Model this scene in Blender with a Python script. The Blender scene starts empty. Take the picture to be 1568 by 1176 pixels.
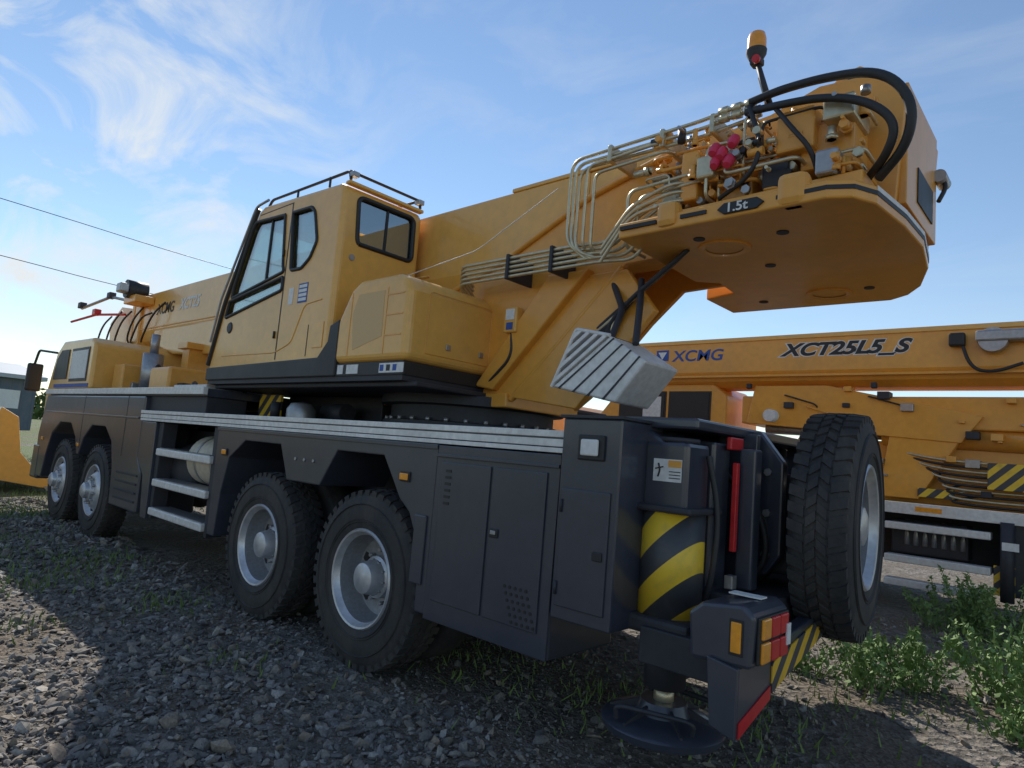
import bpy, bmesh, math, random
import numpy as np
from mathutils import Vector, Matrix
random.seed(7); rng=np.random.default_rng(7)
sc=bpy.context.scene
sc.view_settings.view_transform='Standard'; sc.view_settings.look='None'; sc.view_settings.exposure=0

# ------------------------------------------------------------------ materials
def new_mat(name):
    m=bpy.data.materials.new(name); m.use_nodes=True
    return m, m.node_tree, m.node_tree.nodes['Principled BSDF']
def paint(name,col,rough=.4,metal=0.,coat=0.,dust=.25,dcol=(.30,.24,.17),bump=.0,scale=3.,var=.12):
    m,nt,b=new_mat(name); N=nt.nodes; L=nt.links
    tc=N.new('ShaderNodeTexCoord'); mp=N.new('ShaderNodeMapping'); mp.inputs['Scale'].default_value=(1,1,.4); L.new(tc.outputs['Object'],mp.inputs['Vector'])
    n1=N.new('ShaderNodeTexNoise'); n1.inputs['Scale'].default_value=scale; n1.inputs['Detail'].default_value=8; n1.inputs['Roughness'].default_value=.68
    L.new(mp.outputs[0],n1.inputs['Vector'])
    r=N.new('ShaderNodeMapRange'); r.inputs[1].default_value=.42; r.inputs[2].default_value=.75; r.inputs[3].default_value=0; r.inputs[4].default_value=dust
    L.new(n1.outputs['Fac'],r.inputs[0])
    n2=N.new('ShaderNodeTexNoise'); n2.inputs['Scale'].default_value=scale*9; n2.inputs['Detail'].default_value=4
    L.new(tc.outputs['Object'],n2.inputs['Vector'])
    r2=N.new('ShaderNodeMapRange'); r2.inputs[1].default_value=.3; r2.inputs[2].default_value=.7; r2.inputs[3].default_value=1-var; r2.inputs[4].default_value=1+var
    L.new(n2.outputs['Fac'],r2.inputs[0])
    mu=N.new('ShaderNodeMix'); mu.data_type='RGBA'; mu.blend_type='MULTIPLY'; mu.inputs[0].default_value=1
    mu.inputs[6].default_value=(*col,1); L.new(r2.outputs[0],mu.inputs[7])
    mx=N.new('ShaderNodeMix'); mx.data_type='RGBA'
    L.new(r.outputs[0],mx.inputs[0]); L.new(mu.outputs[2],mx.inputs[6]); mx.inputs[7].default_value=(*dcol,1)
    L.new(mx.outputs[2],b.inputs['Base Color'])
    r3=N.new('ShaderNodeMapRange'); r3.inputs[3].default_value=rough-.08; r3.inputs[4].default_value=rough+.2
    L.new(n1.outputs['Fac'],r3.inputs[0]); L.new(r3.outputs[0],b.inputs['Roughness'])
    b.inputs['Metallic'].default_value=metal; b.inputs['Coat Weight'].default_value=coat; b.inputs['Coat Roughness'].default_value=.12
    if bump:
        bp=N.new('ShaderNodeBump'); bp.inputs['Strength'].default_value=bump; bp.inputs['Distance'].default_value=.01
        L.new(n2.outputs['Fac'],bp.inputs['Height']); L.new(bp.outputs[0],b.inputs['Normal'])
    return m
YEL=paint('yellow_paint',(.82,.43,.085),.34,coat=.4,dust=.28,dcol=(.52,.35,.17),var=.06,scale=1.6)
ORG=paint('orange_paint',(.82,.37,.05),.36,coat=.3,dust=.28,dcol=(.46,.28,.13),var=.06,scale=1.6)
GRY=paint('slate_paint',(.040,.046,.066),.28,coat=.4,dust=.25,dcol=(.11,.105,.10),var=.08,scale=2.2)
GRD=paint('dark_frame_paint',(.028,.03,.04),.55,dust=.35,dcol=(.10,.088,.075))
BLK=paint('black_plastic',(.018,.018,.02),.45,dust=.2,dcol=(.07,.06,.05))
RUB=paint('tyre_rubber',(.030,.030,.032),.72,dust=.6,dcol=(.115,.10,.085),bump=.3,scale=5)
ALU=paint('deck_aluminium',(.74,.73,.71),.42,metal=.2,dust=.35,dcol=(.42,.37,.31))
RIM=paint('rim_silver',(.56,.57,.60),.34,metal=.55,dust=.4,dcol=(.30,.26,.21))
RMD=paint('rim_inner',(.30,.31,.33),.45,metal=.4,dust=.6,dcol=(.17,.145,.12),scale=6)
ZNC=paint('zinc_pipe',(.60,.53,.37),.32,metal=.65,dust=.3,dcol=(.4,.3,.15))
STL=paint('bare_steel',(.38,.38,.39),.35,metal=.7,dust=.3)
WHT=paint('white_label',(.75,.75,.73),.5,dust=.15)
RED=paint('red_plastic',(.60,.02,.025),.3,dust=.1)
PNK=paint('red_cap',(.68,.03,.09),.4,dust=.1)
AMB=paint('amber_lens',(.90,.34,.02),.2,coat=.5,dust=.05)
TAN=paint('tank_tan',(.55,.49,.38),.5,dust=.3)
BLU=paint('logo_blue',(.03,.09,.35),.5,dust=.05)
HOS=paint('hose_rubber',(.022,.022,.025),.5,dust=.25,dcol=(.08,.07,.06))
SEAT=paint('seat_cloth',(.03,.03,.033),.9,dust=.1)
def glass(name,tint,tr=.75):
    m,nt,b=new_mat(name); N=nt.nodes; L=nt.links
    g=N.new('ShaderNodeBsdfGlossy'); g.inputs['Roughness'].default_value=.03; g.inputs['Color'].default_value=(.9,.95,.95,1)
    t=N.new('ShaderNodeBsdfTransparent'); t.inputs[0].default_value=(*tint,1)
    lw=N.new('ShaderNodeLayerWeight'); lw.inputs[0].default_value=.35
    mr=N.new('ShaderNodeMapRange'); mr.inputs[3].default_value=1-tr; mr.inputs[4].default_value=.9; L.new(lw.outputs['Fresnel'],mr.inputs[0])
    mx=N.new('ShaderNodeMixShader'); L.new(mr.outputs[0],mx.inputs[0]); L.new(t.outputs[0],mx.inputs[1]); L.new(g.outputs[0],mx.inputs[2])
    L.new(mx.outputs[0],N['Material Output'].inputs[0]); return m
GLS=glass('cab_glass',(.84,.95,.89),.75)
GLD=glass('dark_glass',(.35,.40,.40),.65)
def stripes(name,vec,period,c1,c2,phase=0.):
    m,nt,b=new_mat(name); N=nt.nodes; L=nt.links
    tc=N.new('ShaderNodeTexCoord'); d=N.new('ShaderNodeVectorMath'); d.operation='DOT_PRODUCT'; d.inputs[1].default_value=vec
    L.new(tc.outputs['Object'],d.inputs[0])
    a=N.new('ShaderNodeMath'); a.operation='MULTIPLY_ADD'; a.inputs[1].default_value=1/period; a.inputs[2].default_value=phase; L.new(d.outputs['Value'],a.inputs[0])
    f=N.new('ShaderNodeMath'); f.operation='FRACT'; L.new(a.outputs[0],f.inputs[0])
    g=N.new('ShaderNodeMath'); g.operation='GREATER_THAN'; g.inputs[1].default_value=.5; L.new(f.outputs[0],g.inputs[0])
    mx=N.new('ShaderNodeMix'); mx.data_type='RGBA'; mx.inputs[6].default_value=(*c1,1); mx.inputs[7].default_value=(*c2,1); L.new(g.outputs[0],mx.inputs[0])
    n=N.new('ShaderNodeTexNoise'); n.inputs['Scale'].default_value=14; n.inputs['Detail'].default_value=6; L.new(tc.outputs['Object'],n.inputs['Vector'])
    mr=N.new('ShaderNodeMapRange'); mr.inputs[1].default_value=.5; mr.inputs[2].default_value=.8; mr.inputs[4].default_value=.35; L.new(n.outputs['Fac'],mr.inputs[0])
    m2=N.new('ShaderNodeMix'); m2.data_type='RGBA'; L.new(mr.outputs[0],m2.inputs[0]); L.new(mx.outputs[2],m2.inputs[6]); m2.inputs[7].default_value=(.16,.13,.09,1)
    L.new(m2.outputs[2],b.inputs['Base Color']); b.inputs['Roughness'].default_value=.45
    return m
YC=(.85,.55,.04); KC=(.055,.058,.065)
STJ=stripes('jack_stripes',(1.0,0,1),.27,KC,YC,.10)
STB=stripes('bumper_stripes',(0,.9,1),.13,KC,(.80,.47,.03))
STX=stripes('panel_stripes',(1,0,1),.16,KC,YC)

# ------------------------------------------------------------------ mesh helpers
def link(o,parent):
    sc.collection.objects.link(o)
    if parent is not None: o.parent=parent
    return o
def empty(name,loc=(0,0,0)):
    e=bpy.data.objects.new(name,None); e.empty_display_size=.3; e.location=loc; sc.collection.objects.link(e); return e
def mk(p,name,verts,faces,mat,bev=0,smooth=False,seg=2):
    me=bpy.data.meshes.new(name); me.from_pydata([tuple(v) for v in verts],[],faces)
    bm=bmesh.new(); bm.from_mesh(me); bmesh.ops.recalc_face_normals(bm,faces=bm.faces)
    bm.to_mesh(me); bm.free()
    if smooth: me.shade_smooth()
    me.materials.append(mat)
    o=link(bpy.data.objects.new(name,me),p)
    if bev:
        b=o.modifiers.new('bevel','BEVEL'); b.width=bev; b.segments=seg; b.limit_method='ANGLE'; b.angle_limit=.6; b.harden_normals=False
    return o
BF=[(0,1,3,2),(4,6,7,5),(0,4,5,1),(2,3,7,6),(0,2,6,4),(1,5,7,3)]
def box(p,name,x0,x1,y0,y1,z0,z1,mat,bev=.006):
    return mk(p,name,[(x,y,z) for x in (x0,x1) for y in (y0,y1) for z in (z0,z1)],BF,mat,bev)
def prism(p,name,pts,a,b,mat,axis='y',bev=.006,seg=2):
    n=len(pts)
    def P(q,h):
        if axis=='y': return (q[0],h,q[1])
        if axis=='x': return (h,q[0],q[1])
        return (q[0],q[1],h)
    v=[P(q,a) for q in pts]+[P(q,b) for q in pts]
    f=[tuple(range(n)),tuple(range(n,2*n))]+[(i,(i+1)%n,n+(i+1)%n,n+i) for i in range(n)]
    return mk(p,name,v,f,mat,bev,seg=seg)
def frame_of(d):
    d=d.normalized(); u=d.orthogonal().normalized(); return u,d.cross(u),d
def cyl(p,name,p0,p1,r,mat,r1=None,n=28,bev=0):
    p0=Vector(p0);p1=Vector(p1); r1=r if r1 is None else r1
    u,w,d=frame_of(p1-p0); v=[]
    for c,rr in ((p0,r),(p1,r1)):
        for i in range(n):
            a=2*math.pi*i/n; v.append(c+(u*math.cos(a)+w*math.sin(a))*rr)
    f=[tuple(range(n)),tuple(range(n,2*n))]+[(i,(i+1)%n,n+(i+1)%n,n+i) for i in range(n)]
    o=mk(p,name,v,f,mat,bev)
    for pl in o.data.polygons:
        if len(pl.vertices)==4: pl.use_smooth=True
    return o
def lathe(p,name,prof,c,axis,mat,n=64,closed=False):
    c=Vector(c); u,w,d=frame_of(Vector(axis)); v=[];f=[]
    m=len(prof)
    for i in range(n):
        a=2*math.pi*i/n; e=u*math.cos(a)+w*math.sin(a)
        for r,h in prof: v.append(c+e*max(r,.0005)+d*h)
    for i in range(n):
        j=(i+1)%n
        for k in range(m if closed else m-1):
            k2=(k+1)%m; f.append((i*m+k,i*m+k2,j*m+k2,j*m+k))
    o=mk(p,name,v,f,mat); o.data.shade_smooth()
    try: o.data.set_sharp_from_angle(angle=.7)
    except Exception: pass
    return o
def chaikin(pts,it=2,keep=.22):
    pts=[Vector(q) for q in pts]
    for _ in range(it):
        o=[pts[0]]
        for a,b in zip(pts[:-1],pts[1:]):
            o+= [a.lerp(b,.25),a.lerp(b,.75)]
        o.append(pts[-1]); pts=o
    return pts
def round_path(pts,rad=.06,n=5):
    pts=[Vector(q) for q in pts]; o=[pts[0]]
    for a,b,c in zip(pts[:-2],pts[1:-1],pts[2:]):
        r1=min(rad,(a-b).length*.45); r2=min(rad,(c-b).length*.45)
        s=b+(a-b).normalized()*r1; e=b+(c-b).normalized()*r2
        for i in range(n+1):
            t=i/n; o.append(s.lerp(b,t).lerp(b.lerp(e,t),t))
    o.append(pts[-1]); return o
def tube(p,name,pts,r,mat,rad=.06,smooth=False):
    pts=chaikin(pts,3) if smooth else round_path(pts,rad)
    cu=bpy.data.curves.new(name,'CURVE'); cu.dimensions='3D'; s=cu.splines.new('POLY'); s.points.add(len(pts)-1)
    for q,a in zip(s.points,pts): q.co=(*a,1)
    cu.bevel_depth=r; cu.bevel_resolution=3; cu.use_fill_caps=True; cu.materials.append(mat)
    return link(bpy.data.objects.new(name,cu),p)
def text(p,name,s,loc,size,mat,shear=0,off=0.,face='L',sx=1.):
    cu=bpy.data.curves.new(name,'FONT'); cu.body=s; cu.size=size; cu.extrude=.0015; cu.shear=shear; cu.offset=off; cu.materials.append(mat)
    o=bpy.data.objects.new(name,cu); o.location=loc
    o.rotation_euler=(math.pi/2,0,math.pi) if face=='L' else (math.pi/2,0,-math.pi/2)
    o.scale=(sx,1,1); return link(o,p)
def applied(o):
    dg=bpy.context.evaluated_depsgraph_get(); me=bpy.data.meshes.new_from_object(o.evaluated_get(dg))
    o.modifiers.clear(); o.data=me; return o

# ------------------------------------------------------------------ wheels
TYP=[(.285,-.03),(.31,-.008),(.36,.0),(.43,-.0),(.49,-.012),(.525,-.03),(.54,-.055),(.54,-.225),(.525,-.25),(.49,-.268),(.43,-.28),(.36,-.28),(.31,-.272),(.285,-.25)]
def tyre(p,c,ax,lugs=True):
    lathe(p,'tyre',TYP,c,ax,RUB,72,True)
    for r in (.345,.36,.455): lathe(p,'sidewall_ring',[(r-.004,-.004),(r,.0045),(r+.004,-.004)],c,ax,RUB,64)
    if not lugs: return
    c=Vector(c); u,w,d=frame_of(Vector(ax)); v=[];f=[]
    n=44
    for i in range(n):
        for row,(h0,h1,sk,wd) in enumerate(((-.02,-.088,.02,.62),(-.098,-.137,-.03,.55),(-.143,-.182,.03,.55),(-.192,-.26,-.02,.62))):
            a0=2*math.pi*(i+(.5 if row%2 else 0))/n; da=2*math.pi/n*wd/2
            b=len(v)
            for (hh,s) in ((h0,-sk),(h1,sk)):
                for aa in (a0-da+s,a0+da+s):
                    e=u*math.cos(aa)+w*math.sin(aa)
                    rb=.50 if row in(0,3) and abs(hh-(-.14))>.1 else .53
                    rt=.542 if rb==.50 else .551
                    v.append(c+e*rb+d*hh); v.append(c+e*rt+d*hh)
            f+=[(b,b+1,b+3,b+2),(b+4,b+6,b+7,b+5),(b+1,b+5,b+7,b+3),(b,b+4,b+5,b+1),(b+2,b+3,b+7,b+6)]
    mk(p,'tread_blocks',v,f,RUB)
def wheel(p,cx,cy,cz,ax=(0,1,0),kind='rear',dual=False,lugs=True,mat=None):
    RM=mat or RIM
    c=Vector((cx,cy,cz)); A=Vector(ax).normalized(); u,w,d=frame_of(A)
    tyre(p,c,A,lugs)
    if kind=='rear':
        lathe(p,'rim',[(.30,-.03),(.305,-.012),(.297,-.002),(.285,-.006),(.275,-.03),(.264,-.045)],c,A,RM)
        lathe(p,'rim_disc',[(.264,-.045),(.257,-.13),(.238,-.175),(.15,-.2),(.0,-.2)],c,A,RMD)
        lathe(p,'hub',[(.135,-.198),(.13,-.13),(.11,-.12),(.1,-.06),(.092,-.03),(.06,-.018),(.0,-.015)],c,A,RIM,32)
        hr,hd,sr,sd=.208,-.184,.165,-.19; hs=.03
    else:
        lathe(p,'rim',[(.30,-.03),(.305,-.012),(.297,-.002),(.285,-.006),(.272,-.05),(.25,-.065),(.225,-.045),(.19,-.01),(.165,.0),(.0,.0)],c,A,RM)
        lathe(p,'hub',[(.125,0),(.12,.03),(.095,.04),(.088,.08),(.06,.1),(.0,.102)],c,A,RIM,32)
        hr,hd,sr,sd=.226,-.047,.148,.0; hs=.026
    for i in range(10):
        a=2*math.pi*i/10; e=u*math.cos(a)+w*math.sin(a)
        cyl(p,'wheel_stud',c+e*sr+d*(sd-.01),c+e*sr+d*(sd+.035),.013,STL,n=6)
        if kind=='rear': cyl(p,'hub_bolt',c+e*.105+d*(-.125),c+e*.105+d*(-.10),.009,STL,n=6)
        if i%2==0 or kind!='rear':
            e=u*math.cos(a+.31)+w*math.sin(a+.31)
            cyl(p,'hand_hole',c+e*hr+d*(hd-.02),c+e*hr+d*(hd+.006),hs,BLK,n=16)
    if dual: tyre(p,c-A*.33,A,False)

# ================================================================== MAIN CRANE
T=empty('truck_crane')
YS=-2.46
# --- deck
box(T,'deck_plate',1.92,7.5,-3.1,-2.475,1.43,1.50,GRY)
for a,b in ((1.482,1.515),(1.437,1.474),(1.408,1.432)):
    box(T,'deck_edge_strip',1.91,7.56,-2.485,YS+(.0 if a>1.44 else -.004),a,b,ALU,.003)
box(T,'deck_plate_centre',1.7,7.4,-4.98,-3.1,1.38,1.48,GRD)
box(T,'front_deck_edge',6.05,11.6,-2.50,-2.455,1.685,1.755,ALU,.004)
box(T,'front_deck_plate',6.07,11.5,-4.98,-2.50,1.67,1.745,GRY)
box(T,'deck_riser',6.1,7.6,-2.9,-2.52,1.505,1.67,GRD)
# --- frame
for y in (-3.33,-4.13): box(T,'chassis_rail',1.45,11.6,y-.06,y+.06,.72,1.37,GRD)
for x in (1.9,4.05,5.7,7.5,9.3): box(T,'cross_member',x,x+.2,-4.1,-3.36,.8,1.2,GRD)
box(T,'belly_pan',5.5,8.0,-4.6,-2.95,.7,1.35,GRD)
# --- storage boxes
box(T,'storage_box',1.92,2.79,-3.0,YS-.012,.45,1.40,GRY,.01)
prism(T,'storage_box_skin',[(1.915,1.40),(2.79,1.40),(2.795,.45),(1.925,.45)],YS-.03,YS,GRY,bev=.004)
for x0,x1 in ((1.985,2.34),(2.36,2.74)):
    box(T,'storage_door',x0,x1,YS+.0005,YS+.010,.56,1.31,GRY,.005)
box(T,'storage_box_lip',1.915,2.79,YS,YS+.014,1.335,1.352,GRY,.003)
for i in range(6):
    for j in range(5):
        cx=2.20-.035*j-.012*i; cz=.74-.032*i
        cyl(T,'louvre_hole',(cx,YS+.009,cz),(cx,YS+.0125,cz),.009,BLK,n=10)
for i in range(6): box(T,'side_vent_slot',2.655,2.70,YS+.0095,YS+.0125,1.08+.035*i,1.095+.035*i,BLK,0)
for x,z in ((2.30,.98),):
    box(T,'door_latch',x-.03,x+.03,YS+.01,YS+.018,z-.022,z+.022,BLK,.004); box(T,'door_latch_lever',x-.018,x+.018,YS+.018,YS+.024,z-.006,z+.014,STL,.002)
box(T,'rear_box',1.575,1.90,-2.80,YS+.02,.66,1.575,GRY,.008)
box(T,'rear_box_door',1.61,1.875,YS+.02,YS+.03,.72,1.25,GRY,.005)
box(T,'rear_box_latch',1.63,1.68,YS+.03,YS+.038,.95,.99,BLK,.004)
for z in (.80,1.17): cyl(T,'door_hinge',(1.87,YS+.034,z-.03),(1.87,YS+.034,z+.03),.007,GRD,n=10)
box(T,'rear_box_flange',1.565,1.915,-2.8,YS+.03,1.575,1.59,GRD,.003)
box(T,'work_lamp_bezel',1.655,1.80,YS+.02,YS+.034,1.385,1.50,BLK,.01)
box(T,'work_lamp_lens',1.68,1.775,YS+.034,YS+.05,1.405,1.48,WHT,.012)
# --- rear fenders
prism(T,'rear_fender',[(5.64,1.405),(2.795,1.405),(2.795,.47),(2.875,.47),(2.885,.80),(3.0,1.0),(3.10,1.07),(3.29,1.31),(3.80,1.31),(3.98,1.06),(4.42,1.06),(4.56,1.31),(5.13,1.31),(5.38,1.16),(5.47,.85),(5.50,.50),(5.63,.50)],-3.02,YS-.002,GRY,bev=.008)
box(T,'fender_lip',2.795,5.64,YS-.002,YS+.008,1.375,1.402,GRY,.003)
for x in (3.06,5.46): 
    box(T,'side_marker_base',x-.045,x+.045,YS-.002,YS+.008,1.17,1.23,BLK,.004)
    box(T,'side_marker',x-.038,x+.038,YS+.008,YS+.018,1.18,1.22,AMB,.005)
box(T,'fender_bracket',2.83,2.93,YS-.003,YS+.012,.62,1.0,GRY,.01)
for x in (4.2,4.08,4.32): cyl(T,'fender_bolt',(x,YS-.004,1.22),(x,YS+.006,1.22),.012,STL,n=8)
# --- steps & tank
for z in (1.11,.81,.53):
    box(T,'access_step',5.76,7.0,-2.68,YS+.0,z-.035,z+.035,ALU,.012)
    box(T,'step_grip',5.8,6.96,-2.66,YS-.02,z+.036,z+.042,STL,0)
for x in (5.72,7.02): prism(T,'step_side_rail',[(x,.45),(x+.05,.45),(x+.09,1.4),(x-.03,1.4)],-2.64,-2.5,GRD)
prism(T,'step_outer_bracket',[(7.08,.44),(7.22,.44),(7.30,.85),(7.52,1.02),(7.52,1.40),(7.12,1.40)],-2.56,YS-.01,GRY)
cyl(T,'air_tank',(5.72,-2.76,1.08),(6.42,-2.76,1.08),.23,TAN,bev=.02)
for x in (5.86,6.2): cyl(T,'tank_strap',(x,-2.76,1.08),(x+.03,-2.76,1.08),.236,STL)
cyl(T,'fuel_tank',(6.5,-2.9,.95),(7.1,-2.9,.95),.27,GRD,bev=.03)
# --- front body
prism(T,'front_body',[(7.50,1.665),(11.5,1.665),(11.7,1.1),(11.65,.5),(11.25,.5),(11.12,.85),(10.95,1.14),(10.6,1.30),(10.1,1.30),(9.82,1.12),(9.68,.92),(9.60,.92),(9.46,1.14),(9.18,1.30),(8.68,1.30),(8.40,1.14),(8.26,.85),(8.20,.46),(7.36,.46),(7.36,.88),(7.50,1.02)],-3.05,YS-.005,GRY,bev=.015)
prism(T,'front_body_far',[(7.50,1.665),(11.5,1.665),(11.7,1.1),(11.65,.5),(11.1,.5),(10.75,1.17),(10.4,1.30),(9.9,1.30),(9.44,.92),(9.0,1.30),(8.5,1.30),(8.02,.46),(7.36,.46)],-4.98,-4.4,GRY,bev=.015)
box(T,'front_body_crease',7.6,11.4,YS-.006,YS+.006,1.42,1.44,GRY,.003)
for x in (9.6,8.0): box(T,'front_body_seam',x,x+.012,YS-.006,YS-.003,1.0,1.66,BLK,0)
for k in range(4): box(T,'cover_slat',7.42,8.06,YS-.004,YS+.006,.55+.09*k,.57+.09*k,GRD,.002)
for x in (9.64,11.4):
    box(T,'side_marker_front',x-.04,x+.04,YS-.005,YS+.01,1.02,1.06,AMB,.004)
box(T,'front_bumper',11.5,11.85,-4.98,-2.46,.45,.95,GRY,.03)
# --- driving cab
prism(T,'driving_cab',[(9.7,1.75),(9.7,2.36),(9.85,2.44),(11.2,2.46),(11.5,2.3),(11.8,1.7),(11.75,.95),(11.5,.95),(11.45,1.75)],-4.96,-2.50,YEL,bev=.04,seg=3)
box(T,'driving_cab_window_frame',9.86,10.66,-2.50,-2.492,1.86,2.32,BLK,.004)
box(T,'driving_cab_window',9.90,10.62,-2.492,-2.486,1.90,2.28,WHT,.0)  # opaque white pane, the window's reflection is put into its colour
prism(T,'driving_cab_door_window',[(10.8,1.9),(10.8,2.32),(11.2,2.32),(11.4,2.2),(11.5,1.9)],-2.495,-2.49,BLK,bev=0)
box(T,'driving_cab_stripe',9.75,11.4,-2.5,-2.493,1.78,1.83,BLU,0)
tube(T,'mirror_arm',[(11.5,-2.5,2.3),(12.1,-2.4,2.35),(12.2,-2.38,2.1)],.018,BLK)
box(T,'wing_mirror',12.15,12.25,-2.5,-2.3,1.72,2.15,BLK,.03)
# --- deck furniture ahead of the superstructure cab
box(T,'boom_rest_post',8.6,8.8,-3.5,-3.25,1.75,2.4,ORG); box(T,'boom_rest_cross',8.55,8.85,-4.2,-3.2,2.36,2.44,ORG)
cyl(T,'exhaust_stack',(8.9,-2.95,1.75),(8.9,-2.95,2.25),.12,STL); cyl(T,'exhaust_tip',(8.9,-2.95,2.25),(8.9,-2.95,2.5),.05,STL)
box(T,'air_filter_box',9.15,9.5,-3.1,-2.7,1.75,2.1,ORG,.02); box(T,'hydraulic_tank',7.9,8.5,-3.3,-2.8,1.75,2.05,ORG,.03)
box(T,'tool_tray',6.4,7.2,-3.2,-2.62,1.75,1.80,ALU); box(T,'striped_guard',5.6,6.0,-3.0,-2.97,1.52,1.74,STX)
lathe(T,'swing_grease_dome',[(.12,0),(.12,.08),(.09,.13),(0,.15)],(5.0,-2.85,1.52),(0,0,1),STL,24)
cyl(T,'deck_fitting',(5.35,-2.8,1.52),(5.35,-2.8,1.66),.04,GRD)
for i in range(14):
    x=6.3+i*.22; z=1.8+random.random()*.25; y=-2.9-random.random()*.6
    tube(T,'deck_hose',[(x,y,1.7),(x+.1,y+.05,z),(x+.35,y-.1,z+.1),(x+.5,y-.2,1.7)],.018,HOS,smooth=True)
# --- axles & wheels
for x,k in ((3.44,'rear'),(4.78,'rear'),(8.90,'front'),(10.34,'front')):
    wheel(T,x,YS-.015,.54,(0,1,0),k,dual=(k=='rear'))
    wheel(T,x,-4.99,.54,(0,-1,0),k,dual=(k=='rear'),lugs=False)
    cyl(T,'axle',(x,-4.7,.54),(x,-2.8,.54),.09,GRD); lathe(T,'differential',[(0,-.22),(.14,-.2),(.22,-.08),(.22,.08),(.14,.2),(0,.22)],(x,-3.73,.56),(1,0,0),GRD,24)
    for y in (-3.2,-4.25): box(T,'leaf_spring',x-.6,x+.6,y-.045,y+.045,.66,.74,GRD,.01)
# --- rear outrigger & tail frame
prism(T,'tail_frame',[(1.47,.82),(1.47,1.5),(1.6,1.56),(1.75,1.56),(2.4,1.35),(2.4,.75),(1.6,.75)],-4.85,-2.66,GRY,bev=.02)
box(T,'tail_top_plate',1.34,1.75,-4.5,-2.68,1.56,1.61,GRY,.012)
box(T,'tail_gusset',1.28,1.48,-3.24,-3.2,.85,1.58,GRY); box(T,'tail_gusset',1.28,1.48,-4.2,-4.16,.85,1.58,GRY)
box(T,'outrigger_beam_cover',1.36,1.48,-3.08,-2.90,.80,1.52,GRY,.015)
box(T,'tail_channel',1.22,1.3,-3.12,-3.04,.85,1.5,GRY,.01)
box(T,'tail_reflector',1.285,1.31,-3.02,-2.99,1.02,1.43,RED,.004)
box(T,'tail_lamp_upper',1.315,1.34,-3.12,-2.98,1.49,1.55,RED,.006)
prism(T,'spare_wheel_bracket',[(1.25,.9),(1.18,1.0),(1.18,1.45),(1.3,1.6),(1.5,1.6),(1.5,.9)],-3.34,-3.28,GRY,bev=.01)
for z in (1.0,1.2,1.4): cyl(T,'bracket_bolt',(1.25,-3.28,z),(1.25,-3.262,z),.02,STL,n=6)
JX,JY=1.475,-2.76
box(T,'jack_head',JX-.11,JX+.11,JY-.11,JY+.11,1.18,1.50,GRY,.02)
cyl(T,'jack_cap',(JX,JY,1.50),(JX,JY,1.52),.10,GRD)
box(T,'jack_collar',JX-.16,JX+.16,JY-.16,JY+.16,1.185,1.215,GRD,.01)
cyl(T,'jack_striped_tube',(JX,JY,.735),(JX,JY,1.185),.142,STJ,n=48)
box(T,'jack_base_collar',JX-.18,JX+.17,JY-.17,JY+.17,.66,.735,GRD,.02)
cyl(T,'jack_leg',(JX,JY,.42),(JX,JY,.66),.092,GRD,n=32); cyl(T,'jack_rod',(JX,JY,.34),(JX,JY,.42),.045,ZNC)
lathe(T,'jack_foot',[(.0,.0),(.22,.0),(.262,.02),(.272,.05),(.262,.06),(.2,.075),(.12,.09),(.1,.14),(.0,.14)],(JX,JY,.22),(0,0,1),GRY,48)
tube(T,'jack_foot_handle',[(JX-.2,JY+.12,.30),(JX-.22,JY+.14,.36),(JX+.1,JY+.24,.36),(JX+.1,JY+.22,.30)],.01,GRD)
tube(T,'jack_foot_handle',[(JX-.2,JY-.16,.28),(JX-.2,JY-.16,.36),(JX+.16,JY-.18,.36),(JX+.16,JY-.18,.28)],.012,GRD)
for a in range(6):
    an=a*math.pi/3+.3; prism(T,'jack_foot_rib',[(.10,.285),(.10,.35),(.24,.295),(.24,.27)],-.006,.006,GRD,bev=0).matrix_world=Matrix.Translation((JX,JY,0))@Matrix.Rotation(an,4,'Z')
box(T,'warning_label',JX-.085,JX+.055,JY+.11,JY+.1125,1.32,1.42,WHT,0)
box(T,'warning_label_head',JX-.083,JX-.02,JY+.1125,JY+.1145,1.385,1.415,ORG,0)
for k in range(3): box(T,'warning_label_line',JX-.08,JX-.025,JY+.1125,JY+.114,1.335+.014*k,1.339+.014*k,GRD,0)
tube(T,'warning_label_glyph',[(JX+.03,JY+.114,1.34),(JX+.02,JY+.114,1.37),(JX+.03,JY+.114,1.40)],.004,BLK); tube(T,'warning_label_glyph',[(JX+.045,JY+.114,1.375),(JX+.005,JY+.114,1.385)],.003,BLK)
cyl(T,'jack_head_far',(JX,-4.72,.75),(JX,-4.72,1.5),.14,STJ); cyl(T,'jack_leg_far',(JX,-4.72,.5),(JX,-4.72,.75),.09,GRD)
lathe(T,'jack_foot_far',[(0,0),(.2,0),(.25,.03),(.23,.06),(.1,.1),(0,.12)],(JX+.1,-4.72,.42),(0,0,1),GRY,32)
for i in range(4):
    y=-3.2-.07*i; tube(T,'tail_hose',[(1.46,y,1.4-.1*i),(1.25,y-.02,1.2),(1.22,y-.04,.95),(1.42,y-.05,.8)],.016,HOS,smooth=True)
tube(T,'jack_hose',[(JX-.13,JY-.05,1.45),(JX-.18,JY-.08,1.2),(JX-.17,JY-.06,.9),(JX-.1,JY-.1,.76)],.014,HOS,smooth=True)
cyl(T,'tow_eye',(1.3,-3.3,.95),(1.48,-3.3,.95),.06,GRD)
box(T,'rear_beam',1.1,1.5,-4.5,-2.9,.72,.84,GRD,.01)
box(T,'tail_connector',1.26,1.3,-2.98,-2.93,.86,.92,STL,.004)
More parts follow.
